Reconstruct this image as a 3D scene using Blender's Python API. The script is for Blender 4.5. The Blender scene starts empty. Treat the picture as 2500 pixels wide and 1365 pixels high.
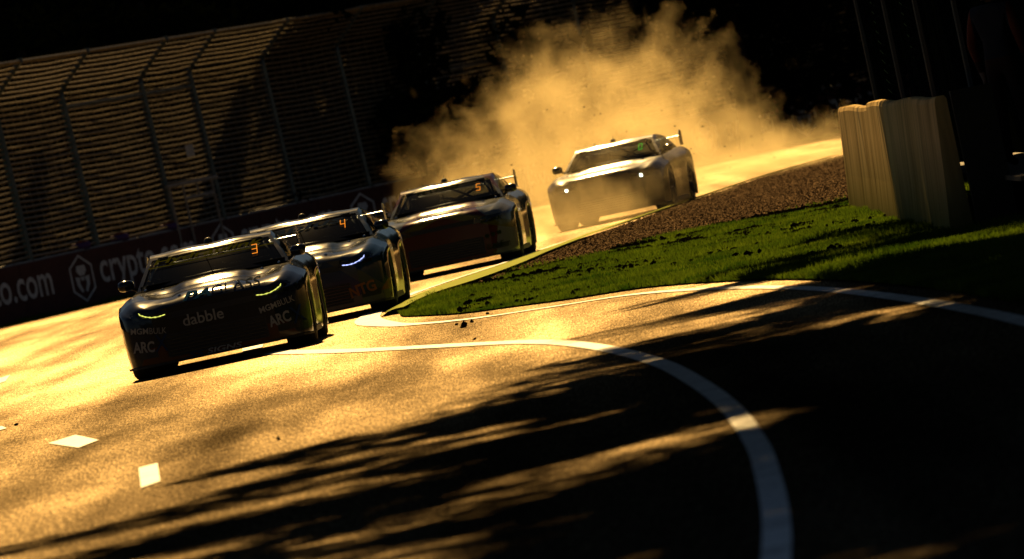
import bpy, bmesh, math, random
import numpy as np
from mathutils import Vector, Matrix
from mathutils.bvhtree import BVHTree
random.seed(7); rng = np.random.default_rng(7)
S = bpy.context.scene
COL = S.collection
R = math.radians

# ------------------------------------------------------------------ camera, light, exposure
cam_d = bpy.data.cameras.new('camera'); cam = bpy.data.objects.new('camera', cam_d); COL.objects.link(cam)
cam_d.sensor_width = 36; cam_d.lens = 345.6; cam_d.clip_start = .5; cam_d.clip_end = 3000
roll = R(12); a = math.atan(340/24000)
F = Vector((0, math.cos(a), -math.sin(a))); U = Vector((0, math.sin(a), math.cos(a))); X = Vector((1, 0, 0))
xc = math.cos(roll)*X - math.sin(roll)*U; yc = math.sin(roll)*X + math.cos(roll)*U
m = Matrix((xc, yc, -F)).transposed().to_4x4(); m.translation = (0, 0, 1.63); cam.matrix_world = m
cam_d.dof.use_dof = True; cam_d.dof.focus_distance = 101; cam_d.dof.aperture_fstop = 6.8
S.camera = cam

SUN_EL, SUN_AZ = 34, -2
world = bpy.data.worlds.new('World'); S.world = world; world.use_nodes = True
wn = world.node_tree.nodes; wl = world.node_tree.links
bg = wn['Background']; bg.inputs['Strength'].default_value = .009
sky = wn.new('ShaderNodeTexSky'); sky.sky_type = 'NISHITA'; sky.sun_disc = False
sky.sun_elevation = R(SUN_EL); sky.sun_rotation = R(SUN_AZ); sky.air_density = 1.0; sky.dust_density = .1
wl.new(sky.outputs[0], bg.inputs[0])
sl = bpy.data.lights.new('sun', 'SUN'); sun = bpy.data.objects.new('sun', sl); COL.objects.link(sun)
sl.energy = 5; sl.angle = R(1.0); sl.color = (1, .64, .235)
sd = Vector((math.sin(R(SUN_AZ))*math.cos(R(SUN_EL)), math.cos(R(SUN_AZ))*math.cos(R(SUN_EL)), math.sin(R(SUN_EL))))
sun.rotation_euler = (-sd).to_track_quat('-Z', 'Y').to_euler()
S.view_settings.view_transform = 'Standard'; S.view_settings.look = 'None'
S.view_settings.exposure = 0.5; S.view_settings.gamma = 1
S.view_settings.use_curve_mapping = False
cy = S.cycles; cy.max_bounces = 6; cy.diffuse_bounces = 2; cy.glossy_bounces = 3; cy.transmission_bounces = 4
cy.transparent_max_bounces = 12; cy.volume_bounces = 1; cy.volume_step_rate = 1.0; cy.volume_max_steps = 160
cy.sample_clamp_indirect = 4; cy.use_denoising = True

# ------------------------------------------------------------------ helpers
def tag(o, label=None, cat=None, group=None, kind=None):
    if label: o['label'] = label
    if cat: o['category'] = cat
    if group: o['group'] = group
    if kind: o['kind'] = kind
    return o
def link(o, parent=None):
    COL.objects.link(o)
    if parent: o.parent = parent
    return o
def empty(name, loc=(0, 0, 0), rz=0):
    o = bpy.data.objects.new(name, None); o.empty_display_size = .3
    o.location = loc; o.rotation_euler = (0, 0, rz); return link(o)
def mesh_np(name, v, f, mat, parent=None, smooth=False, loc=None):
    v = np.asarray(v, dtype=np.float32); f = np.asarray(f, dtype=np.int32)
    me = bpy.data.meshes.new(name); n = f.shape[1]
    me.vertices.add(len(v)); me.vertices.foreach_set('co', v.ravel())
    me.loops.add(f.size); me.loops.foreach_set('vertex_index', f.ravel())
    me.polygons.add(len(f)); me.polygons.foreach_set('loop_start', np.arange(0, f.size, n, dtype=np.int32))
    me.polygons.foreach_set('loop_total', np.full(len(f), n, dtype=np.int32))
    if smooth: me.polygons.foreach_set('use_smooth', np.ones(len(f), dtype=bool))
    me.update(calc_edges=True); me.materials.append(mat)
    o = bpy.data.objects.new(name, me)
    if loc: o.location = loc
    return link(o, parent)
class MB:
    def __init__(s): s.v = []; s.f = []
    def add(s, v, f):
        k = len(s.v); s.v += [tuple(p) for p in v]; s.f += [tuple(i+k for i in q) for q in f]
    def box(s, lo, hi, M=None):
        x0, y0, z0 = lo; x1, y1, z1 = hi
        v = [(x0,y0,z0),(x1,y0,z0),(x1,y1,z0),(x0,y1,z0),(x0,y0,z1),(x1,y0,z1),(x1,y1,z1),(x0,y1,z1)]
        if M: v = [M @ Vector(p) for p in v]
        s.add(v, [(0,3,2,1),(4,5,6,7),(0,1,5,4),(1,2,6,5),(2,3,7,6),(3,0,4,7)])
    def tube(s, pts, r, n=8, cap=True, squash=1):
        pts = [Vector(p) for p in pts]; rs = r if isinstance(r, (list, tuple)) else [r]*len(pts)
        rings = []
        for i, p in enumerate(pts):
            d = (pts[min(i+1, len(pts)-1)] - pts[max(i-1, 0)])
            d = d.normalized() if d.length > 1e-9 else Vector((0,0,1))
            q = Vector((0,0,1)) if abs(d.z) < .9 else Vector((1,0,0))
            u = d.cross(q).normalized(); w = u.cross(d).normalized()
            rings.append([p + (u*math.cos(t)+w*math.sin(t)*squash)*rs[i] for t in [2*math.pi*k/n for k in range(n)]])
        v = [p for rg in rings for p in rg]; f = []
        for i in range(len(pts)-1):
            for k in range(n):
                b = i*n; f.append((b+k, b+(k+1) % n, b+n+(k+1) % n, b+n+k))
        if cap: f.append(tuple(reversed(range(n)))); f.append(tuple(range((len(pts)-1)*n, len(pts)*n)))
        s.add(v, f)
    def grid(s, fn, nu, nv):
        v = [fn(i/nu, j/nv) for j in range(nv+1) for i in range(nu+1)]
        f = [(j*(nu+1)+i, j*(nu+1)+i+1, (j+1)*(nu+1)+i+1, (j+1)*(nu+1)+i) for j in range(nv) for i in range(nu)]
        s.add(v, f)
    def lathe(s, prof, c, axis='x', n=28):
        v = []; f = []; m_ = len(prof)
        for k in range(n):
            t = 2*math.pi*k/n
            for (h, r) in prof:
                if axis == 'x': v.append((c[0]+h, c[1]+r*math.cos(t), c[2]+r*math.sin(t)))
                else: v.append((c[0]+r*math.cos(t), c[1]+r*math.sin(t), c[2]+h))
        for k in range(n):
            k2 = (k+1) % n
            for j in range(m_-1): f.append((k*m_+j, k*m_+j+1, k2*m_+j+1, k2*m_+j))
        s.add(v, f)
    def build(s, name, mat, parent=None, smooth=False, fix=True, off=None):
        me = bpy.data.meshes.new(name)
        v = s.v if off is None else [(p[0]+off[0], p[1]+off[1], p[2]+off[2]) for p in s.v]
        me.from_pydata(v, [], s.f); me.materials.append(mat)
        if fix:
            bm = bmesh.new(); bm.from_mesh(me); bmesh.ops.recalc_face_normals(bm, faces=bm.faces); bm.to_mesh(me); bm.free()
        if smooth:
            for p in me.polygons: p.use_smooth = True
        me.update()
        return link(bpy.data.objects.new(name, me), parent)

# ------------------------------------------------------------------ materials
def mat(name, base=(.5,.5,.5), rough=.5, metal=0, coat=0, emis=None, es=0, spec=.5, trans=0, coat_r=.08):
    mt = bpy.data.materials.new(name); mt.use_nodes = True
    b = mt.node_tree.nodes['Principled BSDF']
    b.inputs['Base Color'].default_value = (*base, 1); b.inputs['Roughness'].default_value = rough
    b.inputs['Metallic'].default_value = metal; b.inputs['Coat Weight'].default_value = coat
    b.inputs['Coat Roughness'].default_value = coat_r; b.inputs['Specular IOR Level'].default_value = spec
    b.inputs['Transmission Weight'].default_value = trans
    if spec == 0: b.inputs['IOR'].default_value = 1.03
    if emis: b.inputs['Emission Color'].default_value = (*emis, 1); b.inputs['Emission Strength'].default_value = es
    return mt
class N:
    def __init__(s, mt): s.t = mt.node_tree; s.n = s.t.nodes; s.l = s.t.links; s.b = s.n['Principled BSDF']
    def new(s, k, **kw):
        n = s.n.new(k)
        for a_, b_ in kw.items(): setattr(n, a_, b_)
        return n
    def put(s, sock, val):
        if isinstance(val, bpy.types.NodeSocket): s.l.new(val, sock)
        else: sock.default_value = val
    def math(s, op, a_, b_=0, c_=None, clamp=False):
        n = s.new('ShaderNodeMath', operation=op, use_clamp=clamp); s.put(n.inputs[0], a_); s.put(n.inputs[1], b_)
        if c_ is not None: s.put(n.inputs[2], c_)
        return n.outputs[0]
    def coord(s, kind='Object'): return s.new('ShaderNodeTexCoord').outputs[kind]
    def pos(s): return s.new('ShaderNodeNewGeometry').outputs['Position']
    def mapping(s, vec, scale=(1,1,1), loc=(0,0,0), rot=(0,0,0)):
        n = s.new('ShaderNodeMapping'); s.l.new(vec, n.inputs[0]); n.inputs['Scale'].default_value = scale
        n.inputs['Location'].default_value = loc; n.inputs['Rotation'].default_value = rot; return n.outputs[0]
    def noise(s, vec, scale, detail=3, rough=.5, dist=0):
        n = s.new('ShaderNodeTexNoise'); s.l.new(vec, n.inputs['Vector']); n.inputs['Scale'].default_value = scale
        n.inputs['Detail'].default_value = detail; n.inputs['Roughness'].default_value = rough
        n.inputs['Distortion'].default_value = dist; return n.outputs['Fac']
    def ramp(s, fac, stops, mode='LINEAR'):
        n = s.new('ShaderNodeValToRGB'); s.l.new(fac, n.inputs[0]); e = n.color_ramp.elements
        n.color_ramp.interpolation = mode
        while len(e) < len(stops): e.new(.5)
        for k, (p, c) in enumerate(stops):
            e[k].position = p; e[k].color = (*c, 1) if len(c) == 3 else c
        return n.outputs[0]
    def mix(s, fac, c1, c2, mode='MIX'):
        n = s.new('ShaderNodeMix', data_type='RGBA', blend_type=mode)
        s.put(n.inputs[0], fac)
        for k, c in ((6, c1), (7, c2)):
            if isinstance(c, bpy.types.NodeSocket): s.l.new(c, n.inputs[k])
            else: n.inputs[k].default_value = (*c, 1)
        return n.outputs[2]
    def bump(s, h, strength, dist=.01):
        n = s.new('ShaderNodeBump'); s.l.new(h, n.inputs['Height']); n.inputs['Strength'].default_value = strength
        n.inputs['Distance'].default_value = dist; s.l.new(n.outputs[0], s.b.inputs['Normal']); return n
    def base(s, v): s.put(s.b.inputs['Base Color'], v)
    def rough(s, v): s.put(s.b.inputs['Roughness'], v)

def g3(v): return (v, v, v)
# asphalt: aggregate grain, wear along the driving direction, rubbered-in and polished lanes
M_asph = mat('asphalt', (.05,.048,.044), .6)
q = N(M_asph); P = q.pos()
grain = q.noise(P, 75, 2, .6)
drag = q.noise(q.mapping(P, (26, 1.7, 1)), 1, 3, .65)
spots = q.noise(q.mapping(P, (.55, .06, 1)), 1, 4, .6)
lanes = q.noise(q.mapping(P, (1.1, .018, 1), rot=(0, 0, .05)), 1, 3, .5)
fine = q.noise(q.mapping(P, (90, 3.2, 1)), 1, 2, .7)
dmix = q.math('MULTIPLY_ADD', fine, .78, q.math('MULTIPLY', drag, .22))
sp = q.ramp(dmix, [(.36, g3(.12)), (.5, g3(.8)), (.60, g3(1.6)), (.68, g3(3.2))])
sxy = q.new('ShaderNodeSeparateXYZ'); q.l.new(P, sxy.inputs[0])
# weaker gloss colour towards the near left side of the bend
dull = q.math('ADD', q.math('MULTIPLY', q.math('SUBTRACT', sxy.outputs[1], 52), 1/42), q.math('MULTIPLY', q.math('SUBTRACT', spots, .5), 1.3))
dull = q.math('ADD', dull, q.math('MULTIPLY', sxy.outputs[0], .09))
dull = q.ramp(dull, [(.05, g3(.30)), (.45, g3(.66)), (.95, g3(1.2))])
tone = q.ramp(spots, [(.30, g3(.45)), (.5, g3(.85)), (.7, g3(1.25))])
ln = q.ramp(lanes, [(.34, g3(.42)), (.60, g3(1.2))])
pat = q.mix(1, q.mix(1, sp, tone, 'MULTIPLY'), ln, 'MULTIPLY')
df = q.new('ShaderNodeBsdfDiffuse'); q.l.new(q.mix(1, (.030,.024,.014), pat, 'MULTIPLY'), df.inputs[0])
gl = q.new('ShaderNodeBsdfGlossy'); gl.distribution = 'GGX'
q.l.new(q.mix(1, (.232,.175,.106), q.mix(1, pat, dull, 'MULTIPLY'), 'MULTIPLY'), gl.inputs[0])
q.l.new(q.math('MULTIPLY_ADD', spots, -.22, .72), gl.inputs['Roughness'])
ad = q.new('ShaderNodeAddShader'); q.l.new(df.outputs[0], ad.inputs[0]); q.l.new(gl.outputs[0], ad.inputs[1])
q.l.new(ad.outputs[0], q.n['Material Output'].inputs['Surface'])
bp_ = q.new('ShaderNodeBump'); q.l.new(grain, bp_.inputs['Height']); bp_.inputs['Strength'].default_value = .35; bp_.inputs['Distance'].default_value = .006
q.l.new(bp_.outputs[0], df.inputs['Normal']); q.l.new(bp_.outputs[0], gl.inputs['Normal'])
def paint_mat(name, col, wear=.75):
    mt = mat(name, col, .6); q = N(mt); P = q.pos(); q.b.inputs['IOR'].default_value = 1.28
    n = q.noise(P, 30, 3, .7); n2 = q.noise(P, 2.2, 3, .6)
    q.base(q.mix(q.math('MULTIPLY', q.ramp(q.math('ADD', q.math('MULTIPLY', n, .5), q.math('MULTIPLY', n2, .5)), [(.46, g3(0)), (.60, g3(1))]), wear), col, tuple(x*.35 for x in col)))
    q.bump(n, .15, .004); return mt
M_white = paint_mat('white_paint', (.80,.79,.76))
M_kerb = paint_mat('green_kerb_paint', (.15,.22,.02), .45); M_kerb.node_tree.nodes['Principled BSDF'].inputs['IOR'].default_value = 1.1; M_kerb.node_tree.nodes['Principled BSDF'].inputs['Roughness'].default_value = .85
M_soil = mat('soil', (.045,.03,.018), .9, spec=0); q = N(M_soil); P = q.pos()
q.base(q.ramp(q.noise(P, 14, 4, .7), [(.3, (.016,.010,.006)), (.55, (.04,.024,.013)), (.75, (.08,.05,.028))])); q.bump(q.noise(P, 20, 4, .7), .9, .03)
M_rock = mat('gravel', (.07,.045,.028), .85, spec=0)
q = N(M_rock); q.base(q.ramp(q.noise(q.pos(), 9, 2), [(.35, (.014,.009,.005)), (.65, (.06,.036,.019))]))
M_clod = mat('dark_clod', (.025,.018,.012), .95); q = N(M_clod); q.bump(q.noise(q.pos(), 60, 3), .6, .01)
def leafmat(name, c1, c2, scale, tr=.5):
    mt = bpy.data.materials.new(name); mt.use_nodes = True; t = mt.node_tree
    b = t.nodes['Principled BSDF']; out = t.nodes['Material Output']; q = N(mt)
    col = q.ramp(q.noise(q.pos(), scale, 3, .6), [(.3, c1), (.7, c2)])
    q.base(col); q.rough(.6); b.inputs['IOR'].default_value = 1.12
    tl = t.nodes.new('ShaderNodeBsdfTranslucent'); t.links.new(col, tl.inputs[0])
    ms = t.nodes.new('ShaderNodeMixShader'); ms.inputs[0].default_value = tr
    t.links.new(b.outputs[0], ms.inputs[1]); t.links.new(tl.outputs[0], ms.inputs[2]); t.links.new(ms.outputs[0], out.inputs[0])
    return mt
M_grass = leafmat('grass_blade', (.014,.048,.003), (.11,.165,.010), .8, .62)
M_turf = mat('turf', (.018,.035,.008), .9, spec=0)
q = N(M_turf); q.base(q.ramp(q.noise(q.pos(), 5, 4, .7), [(.3, (.010,.012,.004)), (.7, (.022,.05,.010))]))
M_leaf = leafmat('leaf', (.035,.06,.012), (.07,.11,.02), .8, .35)
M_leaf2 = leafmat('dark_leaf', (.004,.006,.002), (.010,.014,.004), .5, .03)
M_bark = mat('bark', (.07,.05,.035), .9, spec=0); q = N(M_bark)
hb = q.noise(q.mapping(q.coord(), (6,6,1.2)), 2, 4, .7); q.base(q.ramp(hb, [(.3, (.010,.008,.006)), (.7, (.035,.027,.02))])); q.bump(hb, .8, .03)
M_wall = mat('wall_face', (.055,.022,.020), .75, spec=.2); q = N(M_wall)
nz = q.noise(q.mapping(q.pos(), (.7,.7,2)), 2, 4, .7); q.base(q.ramp(nz, [(.3, (.05,.014,.011)), (.7, (.085,.025,.019))]))
M_conc = mat('concrete', (.30,.28,.25), .75); q = N(M_conc); nz = q.noise(q.pos(), 6, 5, .7)
q.base(q.ramp(nz, [(.3, (.2,.18,.16)), (.7, (.36,.34,.3))])); q.bump(nz, .5, .02)
M_letter = mat('white_lettering', (.62,.60,.58), .6)
q = N(M_letter); q.base(q.ramp(q.noise(q.pos(), 4, 4, .7), [(.3, g3(.42)), (.65, g3(.68))]))
M_steel = mat('galvanised_steel', (.22,.27,.28), .5, .4)
q = N(M_steel); q.base(q.ramp(q.noise(q.pos(), 5, 3), [(.3, (.05,.08,.085)), (.7, (.12,.15,.15))]))
M_wire = mat('fence_cable', (.30,.24,.16), .5, .55)
q = N(M_wire); q.base(q.ramp(q.noise(q.mapping(q.pos(), (6, 6, 3)), 3, 4, .8), [(.36, (.05,.038,.02)), (.64, (.37,.29,.165))]))
M_black = mat('black_plastic', (.012,.012,.013), .5)
M_tyre = mat('tyre_rubber', (.018,.018,.018), .8)
q = N(M_tyre); q.bump(q.noise(q.coord(), 60, 2), .3, .004)
M_rim = mat('rim_metal', (.05,.05,.055), .35, .8)
M_cage = mat('roll_cage', (.06,.06,.065), .6)
M_glassd = mat('lens_housing', (.01,.011,.012), .12, 0, .6)
M_orange = mat('orange_led', (.05,.015,.001), .5, emis=(1,.30,.02), es=.75)
M_greenled = mat('green_led', (.005,.05,.005), .5, emis=(.10,.9,.06), es=.4)
M_drly = mat('yellow_light_strip', (1,1,.3), .5, emis=(.95,1,.16), es=.7)
M_drlb = mat('blue_white_light_strip', (.7,.8,1), .5, emis=(.40,.48,1), es=1.5)
M_lamp = mat('white_lamp', (1,1,1), .5, emis=(.9,1,.75), es=9)
def glass_mat(name, tint, mixf):
    mt = bpy.data.materials.new(name); mt.use_nodes = True; t = mt.node_tree; out = t.nodes['Material Output']
    b = t.nodes['Principled BSDF']; b.inputs['Base Color'].default_value = (.01,.012,.016,1); b.inputs['Roughness'].default_value = .06
    tr = t.nodes.new('ShaderNodeBsdfTransparent'); tr.inputs[0].default_value = (*tint, 1)
    ms = t.nodes.new('ShaderNodeMixShader'); ms.inputs[0].default_value = mixf
    t.links.new(b.outputs[0], ms.inputs[1]); t.links.new(tr.outputs[0], ms.inputs[2]); t.links.new(ms.outputs[0], out.inputs[0]); return mt
M_glass = glass_mat('windscreen_glass', (.28,.31,.34), .75)

def car_paint(name, base, zones, flake=.25, rlo=.02):
    """zones: list of (axis expression params, colour): painted livery areas bounded by planes in the car's own frame"""
    mt = mat(name, base, .08, 0, 0, spec=.5); q = N(mt); co = q.coord(); sx = q.new('ShaderNodeSeparateXYZ'); q.l.new(co, sx.inputs[0])
    x, y, z = sx.outputs; ax = q.math('ABSOLUTE', x)
    cur = None
    for kx, ky, kz, lo, hi, col in zones:       # colour where lo < kx*|x| + ky*y + kz*z < hi
        val = q.math('ADD', q.math('ADD', q.math('MULTIPLY', ax, kx), q.math('MULTIPLY', y, ky)), q.math('MULTIPLY', z, kz))
        ms_ = q.math('MULTIPLY', q.math('GREATER_THAN', val, lo), q.math('LESS_THAN', val, hi))
        cur = q.mix(ms_, cur if cur is not None else base, col)
    if cur is not None: q.base(cur)
    dust = q.noise(co, 3, 4, .6)
    q.rough(q.math('MULTIPLY_ADD', dust, .16, rlo))
    return mt
M_p1 = car_paint('midnight_blue_paint', (.012,.016,.026), [(0,0,1, -.1, .30, (.09,.016,.01)), (1,0,.6, .9, 1.23, (.014,.02,.035))])
M_p2 = car_paint('deep_blue_paint', (.012,.035,.085), [(1,0,1.1, 1.05, 1.22, (.06,.065,.065)), (1,0,-.9, .62, .80, (.28,.09,.03)), (0,0,1, -.1, .24, (.15,.13,.10))])
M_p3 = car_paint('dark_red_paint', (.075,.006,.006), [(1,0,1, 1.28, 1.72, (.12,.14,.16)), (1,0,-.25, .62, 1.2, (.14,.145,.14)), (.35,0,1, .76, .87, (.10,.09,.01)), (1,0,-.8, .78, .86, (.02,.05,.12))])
M_p4 = car_paint('charcoal_paint', (.03,.03,.032), [(0,.3,1, .95, 2.6, (.06,.055,.05)), (1,-.2,0, .5, .9, (.06,.055,.05))], rlo=.12)

def matte(mt, rough=1.0):
    t = mt.node_tree; b = t.nodes['Principled BSDF']; d = t.nodes.new('ShaderNodeBsdfDiffuse'); d.inputs['Roughness'].default_value = rough
    for a_, c_ in (('Base Color', 'Color'), ('Normal', 'Normal')):
        if b.inputs[a_].links: t.links.new(b.inputs[a_].links[0].from_socket, d.inputs[c_])
        elif a_ == 'Base Color': d.inputs['Color'].default_value = b.inputs[a_].default_value
    for l_ in list(t.links):
        if l_.from_node == b: to = l_.to_socket; t.links.remove(l_); t.links.new(d.outputs[0], to)
def sheen(mt, col, rough):
    t = mt.node_tree; matte(mt, 0); out = t.nodes['Material Output'].inputs['Surface']; src = out.links[0].from_socket
    g = t.nodes.new('ShaderNodeBsdfGlossy'); g.inputs[0].default_value = (*col, 1); g.inputs['Roughness'].default_value = rough
    a_ = t.nodes.new('ShaderNodeAddShader'); t.links.new(src, a_.inputs[0]); t.links.new(g.outputs[0], a_.inputs[1]); t.links.new(a_.outputs[0], out)
for m_ in (M_leaf, M_leaf2, M_bark, M_soil, M_turf, M_clod): matte(m_)
sheen(M_rock, (.035,.024,.015), .5); sheen(M_kerb, (.05,.05,.02), .6); sheen(M_white, (.18,.18,.18), .58)
# ------------------------------------------------------------------ ground and road
def sheet(name, pts, z, mt, kind='structure', label=None):
    me = bpy.data.meshes.new(name); me.from_pydata([(x, y, z) for x, y in pts], [], [tuple(range(len(pts)))])
    bm = bmesh.new(); bm.from_mesh(me); bmesh.ops.recalc_face_normals(bm, faces=bm.faces)
    for fc in bm.faces:
        if fc.normal.z < 0: fc.normal_flip()
    bmesh.ops.triangulate(bm, faces=bm.faces); bm.to_mesh(me); bm.free(); me.materials.append(mt)
    o = link(bpy.data.objects.new(name, me)); tag(o, label, None, None, kind); return o
def cr(pts, n=10):
    """Catmull-Rom through points"""
    P_ = [np.array(p, float) for p in pts]; P_ = [2*P_[0]-P_[1]] + P_ + [2*P_[-1]-P_[-2]]; out = []
    for i in range(1, len(P_)-2):
        p0, p1, p2, p3 = P_[i-1:i+3]
        for k in range(n):
            t = k/n; out.append(.5*((2*p1)+(-p0+p2)*t+(2*p0-5*p1+4*p2-p3)*t*t+(-p0+3*p1-3*p2+p3)*t**3))
    out.append(P_[-2]); return np.array(out)
def ribbon(name, pts, w, z, mt, label=None, kind='structure', n=12, jag=0):
    c_ = cr(pts, n); d = np.gradient(c_, axis=0); d /= np.linalg.norm(d, axis=1)[:, None]; nrm = np.stack([-d[:, 1], d[:, 0]], 1)
    ww = np.full(len(c_), w) if np.isscalar(w) else np.interp(np.linspace(0, 1, len(c_)), np.linspace(0, 1, len(w)), w)
    L = c_ + nrm*ww[:, None]/2; Rr = c_ - nrm*ww[:, None]/2
    if jag: L += rng.normal(0, jag, L.shape); Rr += rng.normal(0, jag, Rr.shape)
    v = np.concatenate([np.c_[L, np.full(len(L), z)], np.c_[Rr, np.full(len(L), z)]]); k = len(L)
    f = [(i, k+i, k+i+1, i+1) for i in range(k-1)]
    o = mesh_np(name, v, f, mt); tag(o, label, None, None, kind)
    me = o.data
    if me.polygons[len(me.polygons)//2].normal.z < 0: me.flip_normals()
    return o
sheet('ground', [(-900,-300),(900,-300),(900,900),(-900,900)], -.03, M_turf)
WP = [(-17,190),(-14,195.5),(-11.3,201),(-9.75,205),(-8.5,209),(-7.05,213.8),(-6.05,217),(-4.45,222),(-2.8,226.5),(-1,230.8),(1,235),(3,239.5),(5.2,244.5),(8,250),(12,258),(18,270),(26,284)]
WC = cr(WP, 8); seg = np.r_[0, np.cumsum(np.linalg.norm(np.diff(WC, axis=0), axis=1))]
def wp(s_, off=0):
    x = np.interp(s_, seg, WC[:, 0]); y = np.interp(s_, seg, WC[:, 1])
    x2 = np.interp(s_+.5, seg, WC[:, 0]); y2 = np.interp(s_+.5, seg, WC[:, 1]); x1 = np.interp(s_-.5, seg, WC[:, 0]); y1 = np.interp(s_-.5, seg, WC[:, 1])
    L = math.hypot(x2-x1, y2-y1); return x + off*(y2-y1)/L, y - off*(x2-x1)/L
def s_at(X_): return float(np.interp(X_, WC[:, 0], seg))
road_edge = [wp(s_, 1.3) for s_ in np.linspace(.5, seg[-1]-.5, 60)]
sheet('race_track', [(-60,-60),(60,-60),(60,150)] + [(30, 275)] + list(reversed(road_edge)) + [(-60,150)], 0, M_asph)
verge_in = [wp(s_, .05) for s_ in np.linspace(.5, seg[-1]-.5, 60)]
sheet('grass_verge', [wp(s_, 1.9+.12*math.sin(s_*1.7)) for s_ in np.linspace(.5, seg[-1]-.5, 60)] + list(reversed(verge_in)), .006, M_turf)

tip_line = [(3.35,40),(3.1,46),(2.85,52),(2.74,59.3),(2.57,67),(2.28,75.2),(1.83,82.3),(1.11,88.8),(.32,91.6),(-.46,94.4),(-1.1,98.6),(-1.38,102),(-1.60,106),(-1.64,110),(-1.5,116),(-1.15,122)]
ribbon('white_edge_line', tip_line, [.13]*5+[.12]*5+[.2,.3,.28,.16,.12], .008, M_white, 'white line curving round the grass island')
inner = [(-2.9,103),(-2.66,100.6),(-1.63,91.3),(-.63,83.6),(.06,78),(.485,72),(.80,64.2),(.93,57.5),(.98,51.3),(.95,45.5),(.895,42),(.81,38),(.70,34.3),(.5,29),(.2,24)]
ribbon('white_inner_line', inner, [.22,.2,.16,.13,.12,.11,.11,.11,.11], .008, M_white, 'white line curving through the tree shadow')
for nm, pts in (('painted_mark', [(-3.9,78.6),(-3.72,79.6),(-3.38,75.9),(-3.49,74.7)]), ('painted_mark', [(-2.67,64.9),(-2.55,65.1),(-2.38,60.6),(-2.48,60.0)]),
                ('painted_mark', [(-6.9,121.0),(-6.46,124.3),(-6.28,119.5),(-6.7,117)]), ('painted_mark', [(-5.1,90.3),(-4.87,90.4),(-4.75,88.9),(-4.95,87.5)]),
                ('painted_mark', [(-3.02,107),(-2.78,107),(-2.72,103.2),(-2.93,103.2)])):
    sheet(nm, pts, .008, M_white)

isl_low = [(-1.27,108),(-1.22,104.5),(-.9,101.2),(-.55,98.3),(-.02,95.8),(.52,93.4),(1.27,90.6),(2.06,83.2),(2.5,76),(2.8,67.5),(2.98,58),(3.2,50),(3.6,40)]
isl_top = [(-1.27,108),(-.98,113),(-.42,117.5),(.12,123.5),(.68,132),(1.72,144.2),(3.22,159.5),(5.03,175.2),(6.39,182.6),(9,196)]
island = [tuple(p) for p in cr(isl_low, 6)] + [(14,40),(16,196)] + [tuple(p) for p in reversed(cr(isl_top, 6)[1:])]
sheet('grass_island', island, .016, M_turf)
def in_poly(x, y, poly):
    poly = np.array(poly); ins = np.zeros(len(x), bool); j = len(poly)-1
    for i in range(len(poly)):
        xi, yi = poly[i]; xj, yj = poly[j]
        cnd = ((yi > y) != (yj > y)); xx = (xj-xi)*(y-yi)/(yj-yi+1e-12)+xi; ins ^= cnd & (x < xx); j = i
    return ins
# kerb on the far side of the island, slightly raised with a rounded back
ko = cr([(-1.50,107.5),(-1.38,113.5),(-1.12,119.5),(-.62,125.2),(-.02,130.6),(.78,139),(1.88,148),(3.1,160),(4.85,176),(6.2,184)], 8)
ki = cr([(-1.22,107.2),(-.95,112.8),(-.38,117.3),(.15,123.3),(.72,131.8),(1.76,144),(3.26,159.3),(5.07,175),(6.43,182.4),(7.2,186)], 8)
kb = MB(); nn = min(len(ko), len(ki))
kb.grid(lambda u, t: (*(ko[int(round(t*(nn-1)))]*(1-u)+ki[int(round(t*(nn-1)))]*u), .012+.055*math.sin(min(u*1.25, 1)*math.pi/2)), 6, nn-1)
tag(kb.build('kerb', M_kerb, None, True), 'green painted kerb between the track and the soil strip', None, None, 'structure')
ribbon('white_kerb_line', [tuple(p) for p in ko[::8]+np.array([-.12, .3])], .07, .009, M_white, None)
bnd = cr([(-.75,112.5),(-.3,114.5),(.1,118),(.75,117.5),(1.83,121),(2.84,120.5),(3.59,119.8),(4.21,118.8),(6,118),(14,118)], 6)
soil_poly = [tuple(p) for p in bnd] + [(16,196)] + [tuple(p) for p in reversed(cr(isl_top, 6)[6:])]
sheet('soil_strip', soil_poly, .022, M_soil)

def scatter_blades(name, n, poly, excl, h, w, mt, bounds, dens=None, label=None, zb=.016):
    x = rng.uniform(bounds[0], bounds[1], n); y = rng.uniform(bounds[2], bounds[3], n)
    k = in_poly(x, y, poly)
    if excl is not None: k &= ~in_poly(x, y, excl) | (rng.random(n) < .05)
    x, y = x[k], y[k]; n = len(x)
    hh = rng.uniform(.5, 1.2, n)*h*(.75+.5*np.sin(x*3.1+y*.9)*np.sin(y*.53+1)); ww = rng.uniform(.6, 1.3, n)*w
    th = rng.uniform(0, 2*math.pi, n); lx = rng.normal(0, .4, n)*hh; ly = rng.normal(0, .4, n)*hh
    b = np.stack([x, y, np.full(n, zb)], 1); d = np.stack([np.cos(th)*ww, np.sin(th)*ww, np.zeros(n)], 1)
    t = b + np.stack([lx, ly, hh], 1)
    v = np.empty((n*3, 3)); v[0::3] = b-d; v[1::3] = b+d; v[2::3] = t
    f = np.arange(n*3).reshape(-1, 3)
    o = mesh_np(name, v, f, mt); tag(o, label, 'grass', None, 'stuff'); return o
scatter_blades('island_grass', 300000, island, soil_poly, .07, .010, M_grass, (-1.4, 5.2, 60, 122), label='short green grass covering the island beside the track')
vp = [wp(s_, 1.8) for s_ in np.linspace(.5, seg[-1]-.5, 60)] + list(reversed(verge_in))
scatter_blades('verge_grass', 160000, vp, None, .09, .012, M_grass, (-14, 9, 195, 255), label='rough grass along the foot of the concrete wall', zb=.006)

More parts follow.
